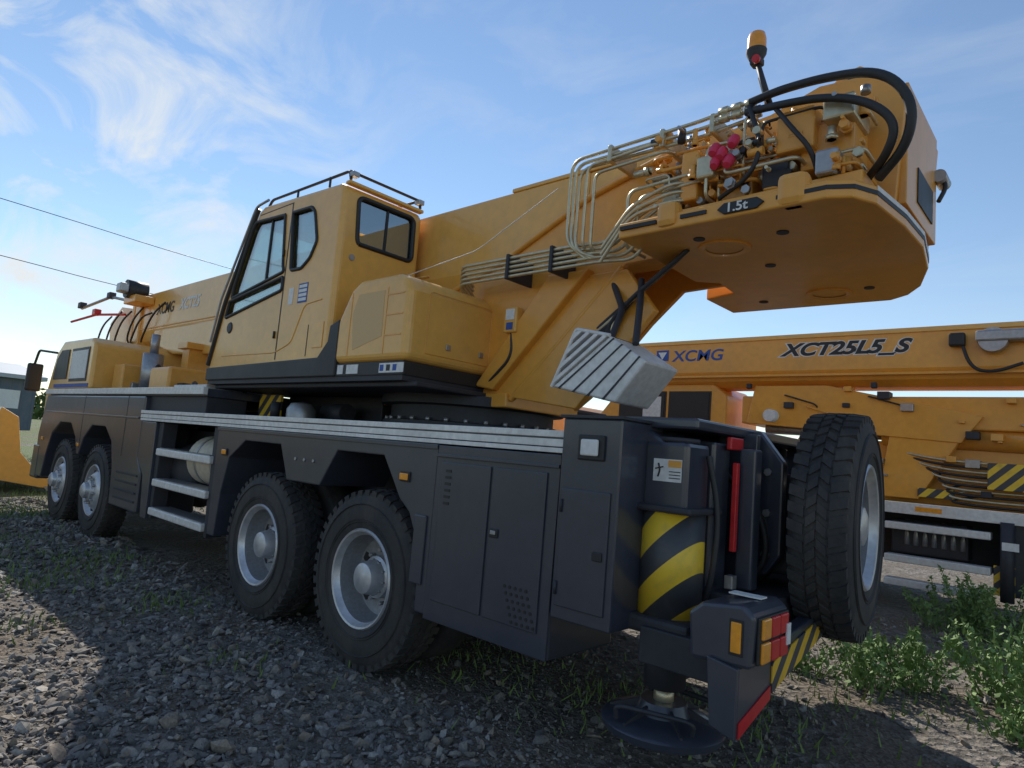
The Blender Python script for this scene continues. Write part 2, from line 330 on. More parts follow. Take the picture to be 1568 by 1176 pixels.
# --- lamp box and bumper
y0=-2.43; y1=y0-.34
prism(T,'lamp_housing',[(.965,.68),(.955,.87),(1.0,.905),(1.16,.885),(1.215,.84),(1.2,.67)],y1,y0,GRY,bev=.015)
box(T,'lamp_face',.945,.96,y1+.02,y0-.03,.695,.865,BLK,.006)
for k,mt in enumerate((AMB,RED,RED)):
    cy=y0-.08-.088*k
    box(T,'tail_lamp_lens',.934,.948,cy-.038,cy+.038,.70,.775,mt,.006); box(T,'tail_lamp_lens',.934,.948,cy-.038,cy+.038,.785,.86,RED if k else AMB,.006)
box(T,'lamp_reflector_plate',.93,.936,y1+.035,y1+.075,.74,.82,WHT,0)
box(T,'side_amber_lamp',1.0,1.04,y0,y0+.008,.73,.84,AMB,.004); box(T,'side_amber_bezel',.993,1.047,y0,y0+.004,.72,.85,BLK,.002)
box(T,'lamp_box_plate',1.0,1.13,-2.66,-2.6,.906,.912,WHT,0)
prism(T,'bumper_bar',[(-2.42,.43),(-2.42,.68),(-3.35,.775),(-3.35,.67),(-2.75,.53)],1.0,1.06,GRY,'x',.006)
prism(T,'bumper_reflective_red',[(-2.425,.435),(-2.425,.49),(-2.72,.565),(-2.72,.515)],.994,.9985,RED,'x',0)
prism(T,'bumper_stripe_sheet',[(-2.73,.535),(-2.73,.65),(-3.34,.76),(-3.34,.67)],.993,.9985,STB,'x',0)
prism(T,'bumper_end_plate',[(1.0,.43),(1.0,.68),(1.12,.70),(1.10,.46)],-2.42,-2.405,GRY,bev=.004)
box(T,'bumper_bar_centre',1.14,1.2,-4.15,-3.3,.6,.7,GRY); box(T,'bumper_stay',1.06,1.5,-2.62,-2.56,.55,.70,GRD)
# --- spare wheel
ph=math.radians(6)
wheel(T,.86,-3.58,1.175,(-math.cos(ph),-math.sin(ph),0),'rear')
box(T,'spare_wheel_carrier',1.14,1.5,-3.7,-3.4,.9,1.4,GRD,.02)

# ================= superstructure
lathe(T,'slew_ring',[(.0,.0),(.72,.0),(.72,.08),(.66,.09),(.66,.2),(.74,.21),(.74,.28),(.0,.28)],(3.85,-3.73,1.49),(0,0,1),GRD,64)
for i in range(30):
    a=2*math.pi*i/30; cyl(T,'slew_bolt',(3.85+.69*math.cos(a),-3.73+.69*math.sin(a),1.57),(3.85+.69*math.cos(a),-3.73+.69*math.sin(a),1.60),.018,STL,n=6)
box(T,'superstructure_floor',3.3,6.3,-4.85,-2.66,1.765,1.80,GRD,.01)
box(T,'under_cab_gap_filler',4.5,6.05,-3.6,-3.3,1.5,1.765,GRD,.01)  # dark filler box added to close off the bright gap under the cab
for x in (4.7,5.2,5.8): cyl(T,'under_cab_unit',(x,-3.1,1.6),(x+.3,-3.1,1.6),.08,GRD)
box(T,'turntable_base',3.1,4.9,-4.15,-3.31,1.70,1.80,ORG,.01)
# cab shell
def roofpts(d):
    return [(4.30+d,1.84+d),(4.30+d,3.30-d),(4.36+d,3.36-d),(5.62-d*.6,3.42-d),(5.70-d,3.38-d),(6.16-d,2.56),(6.36-d,1.98),(6.37-d,1.84+d)]
cab=prism(T,'operator_cab_shell',roofpts(0),-3.37,-2.60,YEL,bev=.045,seg=4)
inner=prism(T,'_in',roofpts(.05),-3.33,-2.64,BLK,bev=0)
W1=[(5.19,3.25),(5.72,3.28),(5.78,3.22),(6.02,2.70),(6.04,2.60),(5.10,2.74),(5.13,2.80)]
W1B=[(6.07,2.575),(6.12,2.42),(5.10,2.58),(5.10,2.695)]
W2=[(5.06,3.245),(4.76,3.235),(4.70,3.18),(4.62,2.93),(4.70,2.80),(4.82,2.73),(4.99,2.735)]
WR=[(-2.77,2.90),(-2.75,2.93),(-2.73,3.24),(-2.76,3.27),(-3.25,3.27),(-3.28,3.24),(-3.29,2.93),(-3.26,2.90)]
cutters=[inner]+[prism(T,'_c',W,-3.6,-2.4,BLK,bev=0) for W in (W1,W1B,W2)]+[prism(T,'_c',WR,4.1,4.5,BLK,'x',bev=0),prism(T,'_c',[(5.74,3.26),(6.10,3.26),(6.5,2.1),(6.22,2.1)],-3.30,-2.67,BLK,bev=0)]
for c in cutters:
    md=cab.modifiers.new('b','BOOLEAN'); md.operation='DIFFERENCE'; md.object=c; md.solver='EXACT'
applied(cab)
for c in cutters: bpy.data.objects.remove(c,do_unlink=True)
cab.data.materials.clear(); cab.data.materials.append(YEL)
def ring_frame(name,pts,y,w,mat):
    P=[Vector((a,y,b)) for a,b in pts]; tube(T,name,[*P,P[0]],w,mat,rad=.03)
for nm,W in (('door_window',W1),('door_window_lower',W1B),('rear_quarter_window',W2)):
    ring_frame(nm+'_seal',W,-2.600,.016,BLK)
    prism(T,nm+'_glass',W,-2.622,-2.617,GLS,bev=0); prism(T,nm+'_glass_far',W,-3.355,-3.35,GLS,bev=0)
box(T,'window_slider_bar',5.43,5.45,-2.625,-2.606,2.70,3.26,BLK,.002)
P=[Vector((4.298,a,b)) for a,b in WR]; tube(T,'rear_window_seal',[*P,P[0]],.018,BLK,rad=.03)
prism(T,'rear_window_glass',WR,4.315,4.32,GLD,'x',bev=0)
box(T,'rear_window_bar',4.305,4.32,-3.03,-3.01,2.9,3.27,BLK,.002)
mk(T,'windscreen_glass',[(5.75,-3.31,3.27),(5.75,-2.66,3.27),(6.28,-2.66,2.1),(6.28,-3.31,2.1)],[(0,1,2,3)],GLS)
tube(T,'windscreen_pillar_trim',[(5.70,-2.595,3.40),(6.165,-2.595,2.56),(6.365,-2.595,1.98)],.02,BLK)
tube(T,'front_grab_bar',[(5.5,-2.58,3.44),(5.72,-2.58,3.42),(6.2,-2.57,2.6),(6.34,-2.58,2.2)],.012,STL)
prism(T,'operator_seat',[(4.7,2.2),(4.62,2.85),(4.74,2.9),(4.86,2.38),(5.3,2.36),(5.3,2.2)],-3.22,-2.8,SEAT,bev=.04)
box(T,'dashboard',5.8,6.1,-3.3,-2.7,2.2,2.45,BLK,.03); cyl(T,'cab_floor_pillar',(5.0,-3.0,1.95),(5.0,-3.0,2.22),.12,BLK)
prism(T,'cab_skirt_black',[(6.385,1.835),(6.385,1.955),(4.42,1.985),(4.30,2.10),(4.285,2.22),(4.16,2.26),(4.16,1.835)],-3.3,-2.592,BLK,bev=.01)
prism(T,'cab_skirt_lower',[(6.36,1.80),(6.36,1.835),(3.38,1.835),(3.38,1.80)],-3.36,-2.61,GRD,bev=.0)
for x0,x1,z0,z1 in ((5.072,5.088,1.99,3.33),(4.60,4.610,2.0,2.25)): box(T,'door_seam',x0,x1,-2.602,-2.598,z0,z1,BLK,0)
box(T,'door_seam_top',5.07,5.66,-2.602,-2.598,3.33,3.338,BLK,0)
tube(T,'door_recess_line',[(6.1,-2.6,2.06),(5.1,-2.6,2.05),(4.85,-2.6,2.12),(4.7,-2.6,2.42),(4.45,-2.6,2.44)],.006,YEL)
lathe(T,'door_handle',[(0,.012),(.045,.01),(.055,0)],(6.0,-2.6,2.32),(0,1,0),BLK,24)
for z in (2.2,2.9): cyl(T,'door_hinge',(5.13,-2.592,z-.03),(5.13,-2.592,z+.03),.01,BLK,n=10)
box(T,'cab_sticker',4.68,4.82,-2.6,-2.597,2.44,2.60,BLU,0); 
for k in range(4): box(T,'cab_sticker_row',4.69,4.81,-2.597,-2.5955,2.455+.036*k,2.48+.036*k,WHT,0)
box(T,'cab_sticker_small',4.9,4.97,-2.6,-2.597,2.44,2.58,WHT,0)
box(T,'vent_flap',4.38,4.52,-2.6,-2.594,2.06,2.26,YEL,.004)
box(T,'roof_hatch',4.6,5.3,-3.2,-2.75,3.38,3.42,YEL,.02)
for y in (-2.64,-3.33):
    tube(T,'roof_rail',[(5.6,y,3.42),(5.55,y,3.47),(4.32,y,3.45),(4.30,y,3.38)],.012,GRD,.04)
    for x in (5.1,4.6): cyl(T,'roof_rail_post',(x,y,3.38),(x,y,3.465),.01,GRD,n=10)
tube(T,'roof_rail_rear',[(4.32,-2.64,3.45),(4.32,-3.33,3.45)],.012,GRD); box(T,'roof_rear_lip',4.28,4.34,-3.36,-2.62,3.34,3.37,YEL,.01)
for y in (-2.66,-3.31): box(T,'roof_lamp_bracket',4.26,4.32,y-.03,y+.03,3.40,3.44,STL,.004)
cyl(T,'cab_rear_badge',(4.299,-2.72,2.78),(4.292,-2.72,2.78),.025,STL)
# engine/hydraulic cover
prism(T,'hydraulic_cover',[(3.36,1.93),(3.36,2.40),(3.42,2.50),(3.52,2.53),(3.96,2.53),(4.06,2.47),(4.20,2.24),(4.20,1.93)],-3.42,-2.595,YEL,bev=.05,seg=4)
prism(T,'hydraulic_cover_base',[(3.375,1.83),(3.375,1.93),(4.2,1.93),(4.2,1.83)],-3.41,-2.605,BLK,bev=.01)
for x in (3.60,4.02): box(T,'cover_groove',x,x+.008,-2.597,-2.592,1.98,2.44,ORG,0)
for z in (2.10,2.24,2.38): box(T,'cover_groove_h',3.42,3.60,-2.597,-2.591,z,z+.01,ORG,0)
GRL,ntg,bg=new_mat('grille_mesh'); tcg=ntg.nodes.new('ShaderNodeTexCoord'); chk=ntg.nodes.new('ShaderNodeTexChecker'); chk.inputs['Scale'].default_value=130; chk.inputs[1].default_value=(.80,.45,.12,1); chk.inputs[2].default_value=(.52,.42,.27,1)
ntg.links.new(tcg.outputs['Object'],chk.inputs[0]); ntg.links.new(chk.outputs[0],bg.inputs['Base Color']); bg.inputs['Roughness'].default_value=.6
prism(T,'intake_mesh',[(3.63,2.10),(3.64,2.42),(3.94,2.42),(4.0,2.28),(3.96,2.02)],-2.596,-2.593,GRL,bev=0)
tube(T,'cover_side_panel_line',[(3.358,-2.76,2.0),(3.358,-2.76,2.42),(3.358,-3.36,2.42),(3.358,-3.36,2.0),(3.358,-2.76,2.0)],.003,ORG,.03)
for x,w in ((4.10,.07),(3.95,.14),(3.50,.26)): box(T,'warning_sticker',x-w/2,x+w/2,-2.605,-2.601,1.85,1.915,WHT,0)
for k,x in enumerate((3.60,3.53,3.46)): box(T,'sticker_mark',x-.02,x+.02,-2.601,-2.5995,1.862,1.904,BLK if k%2 else BLU,0)
box(T,'cover_latch',3.352,3.36,-2.98,-2.94,2.05,2.09,STL,.003); box(T,'cover_latch',3.352,3.36,-3.30,-3.26,2.05,2.09,STL,.003)
# turntable side plates
TP=[(.74,2.70),(.70,3.28),(.80,3.40),(1.10,3.42),(1.35,3.34),(1.95,3.28),(2.55,3.12),(3.3,2.78),(4.3,2.45),(4.6,1.80),(3.12,1.74),(2.96,1.86),(2.72,2.12),(2.46,2.40),(2.22,2.62),(1.2,2.66)]
prism(T,'turntable_side_plate',TP,-3.40,-3.36,ORG,bev=.006)
prism(T,'turntable_side_plate_far',TP,-4.14,-4.10,ORG,bev=.006)
box(T,'tail_rear_plate',.70,.74,-4.10,-3.40,2.72,3.33,ORG,.006)
box(T,'tail_rear_opening',.694,.70,-3.98,-3.62,2.80,2.98,BLK,.0)
prism(T,'turntable_lower_web',[(3.8,1.76),(3.12,1.76),(2.98,1.86),(2.74,2.12),(2.48,2.40),(2.56,2.44),(3.0,2.05),(3.8,1.9)],-4.10,-3.40,ORG,bev=.01)
prism(T,'tail_lifting_lug',[(.84,3.38),(.86,3.45),(.92,3.49),(1.0,3.48),(1.08,3.40)],-3.44,-3.40,ORG); cyl(T,'lug_hole',(.95,-3.45,3.44),(.95,-3.39,3.44),.025,BLK)
cyl(T,'boom_pivot_pin',(1.12,-4.2,3.1),(1.12,-3.3,3.1),.09,STL,bev=.01)
tube(T,'plate_edge_flange',[(1.95,-3.35,3.27),(2.55,-3.35,3.11),(3.3,-3.35,2.77),(4.0,-3.35,2.55)],.022,ORG)
tube(T,'plate_edge_flange_low',[(2.24,-3.36,2.60),(2.72,-3.36,2.12),(3.1,-3.36,1.76)],.024,ORG)
prism(T,'web_gusset',[(2.45,2.60),(2.78,2.60),(3.40,1.85),(3.22,1.82)],-3.36,-3.28,ORG,bev=.012)
prism(T,'lower_flare_plate',[(3.3,1.80),(2.52,1.70),(1.98,2.30),(2.2,2.58),(2.5,2.58)],-3.39,-3.34,ORG,bev=.008)
box(T,'junction_box',3.02,3.14,-3.33,-3.26,2.22,2.40,YEL,.01); box(T,'junction_label',3.04,3.12,-3.26,-3.257,2.31,2.385,WHT,0); box(T,'junction_label',3.05,3.11,-3.26,-3.257,2.24,2.29,BLU,0)
tube(T,'junction_cable',[(3.08,-3.29,2.22),(3.05,-3.28,2.05),(3.2,-3.28,1.92),(3.3,-3.3,1.85)],.012,HOS,smooth=True)
# luffing cylinder
cyl(T,'luffing_cylinder',(3.0,-3.75,2.2),(6.8,-3.75,2.35),.15,ORG); cyl(T,'luffing_rod',(6.8,-3.75,2.35),(7.7,-3.75,2.45),.1,STL)
def boomsec(p,name,x0,x1,yc,hw,z0,z1,mat,drop=.0):
    h=z1-z0
    pr=[(-hw,z1),(hw,z1),(hw,z0+h*.32),(hw*.82,z0+h*.14),(hw*.5,z0+h*.03),(0,z0),(-hw*.5,z0+h*.03),(-hw*.82,z0+h*.14),(-hw,z0+h*.32)]
    n=len(pr); v=[(x0,yc+a,b) for a,b in pr]+[(x1,yc+a,b-drop) for a,b in pr]
    f=[tuple(range(n)),tuple(range(n,2*n))]+[(i,(i+1)%n,n+(i+1)%n,n+i) for i in range(n)]
    return mk(p,name,v,f,mat,.012)
BY=-3.75
boomsec(T,'boom_base_section',2.6,11.3,BY,.325,2.50,3.34,YEL)
boomsec(T,'boom_foot',1.05,2.6,BY,.322,2.72,3.335,YEL)
box(T,'boom_top_doubler',1.6,3.32,BY-.31,BY+.33,3.34,3.37,YEL,.006)
tube(T,'boom_side_weld',[(11.2,BY+.327,2.80),(4.2,BY+.327,2.80)],.012,YEL)
box(T,'boom_collar',11.05,11.3,BY-.36,BY+.36,2.47,3.38,YEL,.02)
boomsec(T,'boom_second_section',11.3,11.55,BY,.29,2.56,3.28,YEL); box(T,'boom_collar_2',11.5,11.62,BY-.31,BY+.31,2.54,3.31,ORG,.02)
boomsec(T,'boom_third_section',11.6,11.85,BY,.25,2.60,3.22,YEL)
for a,b in ((BY+.2,BY+.24),(BY-.24,BY-.2)): prism(T,'boom_head_plate',[(11.8,2.55),(11.8,3.22),(12.4,3.3),(12.9,3.05),(12.8,2.6),(12.4,2.35)],a,b,YEL)
for x,z in ((12.35,2.65),(12.55,2.98)): cyl(T,'boom_head_sheave',(x,BY-.19,z),(x,BY+.19,z),.2,GRD)
text(T,'boom_lettering','XCMG',(10.45,BY+.328,2.99),.22,BLK,.2,.004); text(T,'boom_lettering','XCT25',(9.6,BY+.328,2.99),.22,WHT,.3,.006)
cyl(T,'auxiliary_reel',(10.9,-3.38,3.36),(10.9,-3.1,3.36),.14,BLK); box(T,'reel_bracket',10.6,11.1,-3.42,-3.15,3.15,3.26,ORG,.01)
box(T,'reel_motor',10.75,10.95,-3.1,-2.98,3.28,3.42,STL,.02)
tube(T,'boom_head_arm',[(11.6,-3.4,3.3),(12.3,-3.3,3.42),(13.1,-3.1,3.25)],.025,STL); tube(T,'boom_head_arm',[(11.8,-3.4,3.1),(12.6,-3.2,3.12),(13.2,-3.0,3.0)],.02,RED)
for q in ((12.3,-3.3,3.44),(13.1,-3.1,3.3),(12.6,-3.2,3.16)): box(T,'head_fitting',q[0]-.08,q[0]+.08,q[1]-.05,q[1]+.05,q[2]-.05,q[2]+.05,RED if q[2]<3.2 else GRD,.01)
prism(T,'boom_belly_fairing',[(7.2,2.5),(7.6,2.28),(9.6,2.36),(10.4,2.55),(10.4,2.75),(7.2,2.75)],BY-.3,BY+.345,YEL,bev=.02)
box(T,'hook_block',11.2,11.5,-3.3,-3.05,1.9,2.35,ORG,.04)
for i in range(6):
    x=10.0+i*.45+random.random()*.2; a=random.uniform(.3,1.1); tube(T,'boom_hose',[(x,-3.38,3.0+.2*random.random()),(x+.3*a,-3.3,2.95),(x+.7*a,-3.3,2.75-.2*a),(x+1.1*a,-3.4,2.6)],.014,HOS,smooth=True)
for i in range(22):
    x=random.uniform(7.7,11.); y=random.uniform(-3.4,-2.9); z=random.uniform(1.75,1.95); s=random.uniform(.05,.16)
    box(T,'deck_component',x,x+s*2,y-s,y+s,1.745,z+s,random.choice((ORG,GRD,STL,GRD,YEL)),.01)
# counterweight plate
CW=[(1.98,-2.90),(.90,-2.88),(.80,-2.93),(.74,-3.05),(.70,-3.4),(.69,-3.75),(.74,-4.15),(.84,-4.5),(.94,-4.68),(1.06,-4.78),(2.14,-4.76),(2.14,-4.3),(1.90,-4.22),(1.88,-3.95),(2.0,-3.85)]
prism(T,'counterweight',CW,2.60,2.685,ORG,'z',bev=.012,seg=3)
def offs(pts,k): 
    c=Vector((1.4,-3.8)); return [(c.x+(a-c.x)*k,c.y+(b-c.y)*k) for a,b in pts]
rim=CW[1:10]; rim=[(1.12,-2.886)]+rim
v=[];f=[]
for i,(a,b) in enumerate(offs(rim,1.0035)): v+=[(a,b,2.640),(a,b,2.660)]
f=[(2*i,2*i+1,2*i+3,2*i+2) for i in range(len(rim)-1)]
st=mk(T,'counterweight_dark_stripe',v,f,BLK); sl=st.modifiers.new('s','SOLIDIFY'); sl.thickness=.003
v=[]
for i,(a,b) in enumerate(offs(CW[3:10],1.004)): v+=[(a,b,2.662),(a,b,2.684)]
st=mk(T,'counterweight_light_stripe',v,[(2*i,2*i+1,2*i+3,2*i+2) for i in range(6)],WHT); sl=st.modifiers.new('s','SOLIDIFY'); sl.thickness=.003
for a,b in ((1.46,1.60),(1.74,1.96)): box(T,'counterweight_dark_stripe',a,b,-2.905,-2.882,2.640,2.660,BLK,0)
prism(T,'capacity_badge',[(1.205,2.616),(1.17,2.643),(1.205,2.671),(1.365,2.671),(1.40,2.643),(1.365,2.616)],-2.886,-2.874,BLK,bev=.003)
text(T,'capacity_lettering','1.5t',(1.355,-2.872,2.622),.064,WHT,0,.001,sx=1.1)
for x,y in ((1.6,-3.1),(1.2,-3.2),(1.1,-4.4),(1.8,-4.5),(1.45,-3.7)): cyl(T,'counterweight_hole',(x,y,2.594),(x,y,2.6),.03,GRD,n=20)
lathe(T,'counterweight_boss',[(.14,0),(.14,-.012),(.12,-.014),(.1,-.004)],(1.55,-3.3,2.6),(0,0,1),ORG,32)
lathe(T,'counterweight_boss',[(.14,0),(.14,-.012),(.12,-.014),(.1,-.004)],(1.35,-4.45,2.6),(0,0,1),ORG,32)
box(T,'counterweight_hook',.98,1.12,-2.97,-2.87,2.60,2.76,ORG,.035); box(T,'counterweight_hook',1.62,1.74,-2.97,-2.87,2.61,2.75,ORG,.035)
prism(T,'tail_floor',[(.80,2.685),(.80,2.78),(1.9,2.76),(1.9,2.685)],-4.3,-3.05,ORG,bev=.01)
# hydraulic valve cluster
R=random.Random(11)
vb=[(.86,1.10,2.86,3.08,-3.36,-3.12,ORG),(1.02,1.2,2.95,3.16,-3.3,-3.06,ORG),(1.35,1.55,2.78,3.06,-3.36,-3.16,ORG),(1.62,1.72,2.82,3.10,-3.34,-3.08,ORG),(1.74,1.84,2.80,2.98,-3.3,-3.1,ZNC),(.9,1.0,2.78,2.9,-3.3,-3.02,STL),(1.15,1.28,2.80,2.95,-3.34,-3.1,GRD),(1.5,1.6,2.9,3.02,-3.2,-3.02,ZNC),(.84,.98,3.05,3.16,-3.3,-3.04,ZNC)]
for a,b,c,d,e,g,m in vb: box(T,'valve_block',a,b,e,g,c,d,m,.012)
for i in range(150):
    x=R.uniform(.80,1.93); z=R.uniform(2.76,3.22); y=R.uniform(-3.3,-3.02); r=R.uniform(.008,.024); l=R.uniform(.03,.10)
    ax=R.choice(((1,0,0),(0,1,0),(0,0,1),(0,1,0))); q=(x,y,z); q2=(x+ax[0]*l,y+ax[1]*l*.7,z+ax[2]*l)
    m=R.choice((ZNC,ZNC,ORG,ORG,STL,BLK)); cyl(T,'hydraulic_fitting',q,q2,r,m,n=R.choice((6,6,14)))
    if R.random()<.5: cyl(T,'fitting_nut',q,tuple(Vector(q)+(Vector(q2)-Vector(q))*.3),r*1.4,m,n=6)
for i in range(34):
    x=R.uniform(.9,1.9); z=R.uniform(2.78,3.15); x2=min(1.95,max(.82,x+R.uniform(-.4,.4))); z2=R.uniform(2.78,3.2); y=R.uniform(-3.2,-3.02)
    tube(T,'valve_pipe',[(x,-3.34,z),(x,y,z),(x,y,z2),(x2,y,z2),(x2,-3.34,z2)],R.choice((.006,.008,.010)),R.choice((ZNC,ZNC,ORG,ORG,HOS)),.04)
for q in ((1.40,3.08),(1.46,3.03),(1.42,2.98),(1.50,3.06),(1.49,2.99)): lathe(T,'pressure_cap',[(0,-.0),(.026,.0),(.030,.035),(.02,.07),(0,.072)],(q[0],-3.04,q[1]),(0,.6,-.8),PNK,16)
for k in range(3):
    z=3.255-.035*k; x=2.50-.035*k
    tube(T,'boom_pipe',[(1.30,-3.08-.02*k,z+.03),(1.6,-3.08-.02*k,z),(x,-3.10,z),(x,-3.10,2.72-.03*k),(x-.15,-3.12,2.60)],.011,ZNC,.09)
for k in range(5):
    z=2.70-.032*k; tube(T,'turntable_pipe',[(3.52,-3.30,z-.1),(3.50,-3.12,z),(2.45-.05*k,-3.12,z),(2.2-.05*k,-3.12,z-.02),(2.05-.04*k,-3.1,z+.12),(1.9,-3.15,z+.2)],.011,ZNC,.08)
for k,(x,z0,z1) in enumerate(((2.36,2.66,3.18),(2.30,2.64,3.12),(2.05,2.62,2.95),(1.98,2.7,2.9))):
    tube(T,'riser_pipe',[(x,-3.3,z0),(x,-3.08,z0),(x,-3.08,z1),(x-.5,-3.08,z1+.02),(x-.5,-3.3,z1+.02)],.010,ZNC,.06)
for k in range(3): tube(T,'diagonal_pipe',[(2.2,-3.06,2.55+.04*k),(2.0,-3.04,2.78+.03*k),(1.75,-3.04,2.82+.05*k),(1.6,-3.2,2.85+.05*k)],.011,ZNC,.07)
for x in (3.0,2.62): box(T,'pipe_clamp',x-.012,x+.012,-3.36,-3.095,2.55,2.725,GRD,.006)
for x in (1.55,1.85,2.2): box(T,'pipe_clamp_upper',x-.014,x+.014,-3.36,-3.07,3.17,3.275,ZNC,.006)
for k in range(6): cyl(T,'pipe_coupling',(1.32+.07*(k%3),-3.08,3.27-.04*(k//3)),(1.37+.07*(k%3),-3.08,3.27-.04*(k//3)),.024,ZNC,n=6)
# big hoses
tube(T,'boom_hose_large',[(1.34,-3.07,3.27),(1.18,-3.04,3.27),(.95,-3.02,3.25),(.72,-3.0,3.19),(.60,-3.0,3.02),(.62,-3.03,2.84),(.76,-3.15,2.76)],.021,HOS,smooth=True)
tube(T,'boom_hose_large',[(1.36,-3.07,3.22),(1.16,-3.02,3.18),(.94,-3.0,3.14),(.76,-2.99,3.05),(.66,-3.0,2.93),(.70,-3.04,2.82),(.82,-3.2,2.79)],.019,HOS,smooth=True)
tube(T,'boom_hose_thin',[(1.2,-3.04,3.18),(1.1,-3.02,3.03),(1.02,-3.02,2.92),(1.0,-3.1,2.80)],.012,HOS,smooth=True)
tube(T,'boom_hose_thin',[(1.34,-3.05,3.24),(1.25,-3.02,3.0),(1.3,-3.02,2.85),(1.5,-3.1,2.8)],.012,HOS,smooth=True)
# beacon
cyl(T,'beacon_pole',(1.25,-3.1,3.24),(1.335,-3.1,3.52),.014,GRD); tube(T,'beacon_stay',[(1.28,-3.12,3.27),(1.32,-3.12,3.42)],.010,STL)
box(T,'beacon_bracket',1.30,1.36,-3.13,-3.07,3.48,3.52,GRD,.01)
lathe(T,'beacon_base',[(0,0),(.035,.0),(.05,.03),(.052,.05),(0,.05)],(1.335,-3.1,3.515),(0,0,1),GRD,28)
lathe(T,'beacon_lens',[(.048,0),(.047,.06),(.04,.09),(.02,.105),(0,.107)],(1.335,-3.1,3.565),(0,0,1),AMB,28)
cyl(T,'beacon_switch',(1.31,-3.05,3.48),(1.31,-3.03,3.48),.02,RED)
cyl(T,'tail_knob',(.68,-4.2,3.1),(.68,-4.05,3.1),.035,STL); tube(T,'tail_knob_hose',[(.68,-4.1,3.1),(.65,-4.1,3.05),(.68,-4.05,2.95)],.012,HOS,smooth=True)
# folding aluminium ladder under tail
Aq,Bq,Cq,Dq,Eq=[Vector(q) for q in ((2.39,1.79),(2.24,2.12),(2.01,2.07),(1.77,1.92),(1.95,1.70))]
def pl(a,b,t): return a+(b-a)*t
prism(T,'folding_step_body',[tuple(q) for q in (Aq,Cq,Dq,Eq)],-3.28,-2.93,ALU,bev=.012)
for k in range(4):
    s0=.10+.235*k; q=[pl(Aq,Eq,s0),pl(Aq,Eq,s0+.03),pl(Cq,Dq,s0+.03),pl(Cq,Dq,s0)]
    prism(T,'folding_step_groove',[tuple(a) for a in q],-2.935,-2.926,GRD,bev=0)
for k in range(4):
    s0=.02+.25*k; w_=.13; q=[pl(Aq,Bq,s0),pl(Aq,Bq,s0+w_),pl(Cq,Bq,s0+w_),pl(Cq,Bq,s0)]
    prism(T,'folding_step_slat',[tuple(a) for a in q],-2.96,-2.92,ALU,bev=.003)
prism(T,'folding_step_back',[tuple(q) for q in (Aq,Bq,Cq)],-3.25,-2.985,GRD,bev=0)
tube(T,'folding_step_edge',[(Aq.x,-2.93,Aq.y),(Bq.x,-2.93,Bq.y),(Cq.x,-2.93,Cq.y)],.012,ALU,.02)
tube(T,'folding_step_frame',[(2.12,-3.1,2.08),(2.15,-3.25,2.3),(2.3,-3.36,2.5)],.02,GRD); tube(T,'folding_step_frame',[(1.95,-3.1,2.05),(2.0,-3.2,2.3),(2.1,-3.36,2.5)],.02,GRD)
for k in range(10): tube(T,'underdeck_hose',[(2.0-.03*k,-3.5+.03*k,2.6),(2.05+.03*k,-3.3,2.42-.02*k),(2.25,-3.32,2.3-.03*k),(2.6,-3.4,2.1)],.014,R.choice((HOS,GRD,HOS,ZNC)),smooth=True)
tube(T,'safety_line',[(3.95,-2.8,2.55),(3.2,-3.0,2.75),(2.6,-3.1,3.1)],.003,WHT)

# ================================================================== BACKGROUND CRANE (parallel, to the right)
B=empty('truck_crane')
y0=-8.5
boomsec(B,'boom_base_section',-6.,9.5,y0-.4,.38,2.52,3.20,ORG,0)
box(B,'boom_lower_flange',-6,9.5,y0-.05,y0+.0,2.66,2.69,ORG,.004)
box(B,'boom_upper_flange',-6,9.5,y0-.03,y0+.0,3.15,3.205,YEL,.004)
text(B,'boom_lettering','XCMG',(4.72,y0-.018,2.91),.22,BLU,.15,.004,sx=1.2); text(B,'boom_lettering','XCT25L5_S',(3.14,y0-.016,2.93),.22,BLK,.35,.008,sx=1.3)
text(B,'boom_lettering_outline','XCT25L5_S',(3.145,y0-.0185,2.928),.22,WHT,.35,.018,sx=1.3)
mk(B,'logo_mark',[(4.98,y0-.016,3.08),(4.78,y0-.016,3.08),(4.78,y0-.016,2.92),(4.98,y0-.016,2.92)],[(0,1,2,3)],BLU)
mk(B,'logo_mark_inner',[(4.95,y0-.012,3.05),(4.81,y0-.012,3.05),(4.88,y0-.012,2.94)],[(0,1,2)],WHT)
prism(B,'operator_cab',[(3.9,1.6),(3.9,2.42),(4.1,2.58),(5.6,2.58),(6.1,2.0),(6.2,1.4)],y0-1.2,y0-.1,ORG,bev=.03)
for x0,x1 in ((4.15,4.75),(4.85,5.6)): box(B,'cab_window',x0,x1,y0-.09,y0-.085,2.08,2.45,BLK,.0); box(B,'cab_window_frame',x0-.03,x1+.03,y0-.1,y0-.092,2.05,2.48,BLK,0)
box(B,'painted_window_reflection',4.9,5.2,y0-.085,y0-.082,2.1,2.4,WHT,0)  # white patch painted on the pane as a reflection
box(B,'superstructure_side',-.5,3.7,y0-.9,y0-.15,2.05,2.42,ORG,.02)
prism(B,'superstructure_gusset',[(3.5,2.55),(2.6,2.55),(1.0,2.2),(1.2,1.9),(3.6,2.05)],y0-.16,y0-.08,ORG,bev=.01)
cyl(B,'luffing_cylinder',(2.0,y0-.3,1.98),(-3,y0-.3,1.90),.13,ORG); cyl(B,'luffing_rod',(2.0,y0-.3,1.98),(3.4,y0-.3,2.0),.07,STL)
cyl(B,'cable_drum',(3.25,y0-.5,2.15),(3.25,y0+.05,2.15),.08,WHT)
box(B,'turntable',.0,3.,y0-1.8,y0-.3,1.2,1.9,ORG,.02)
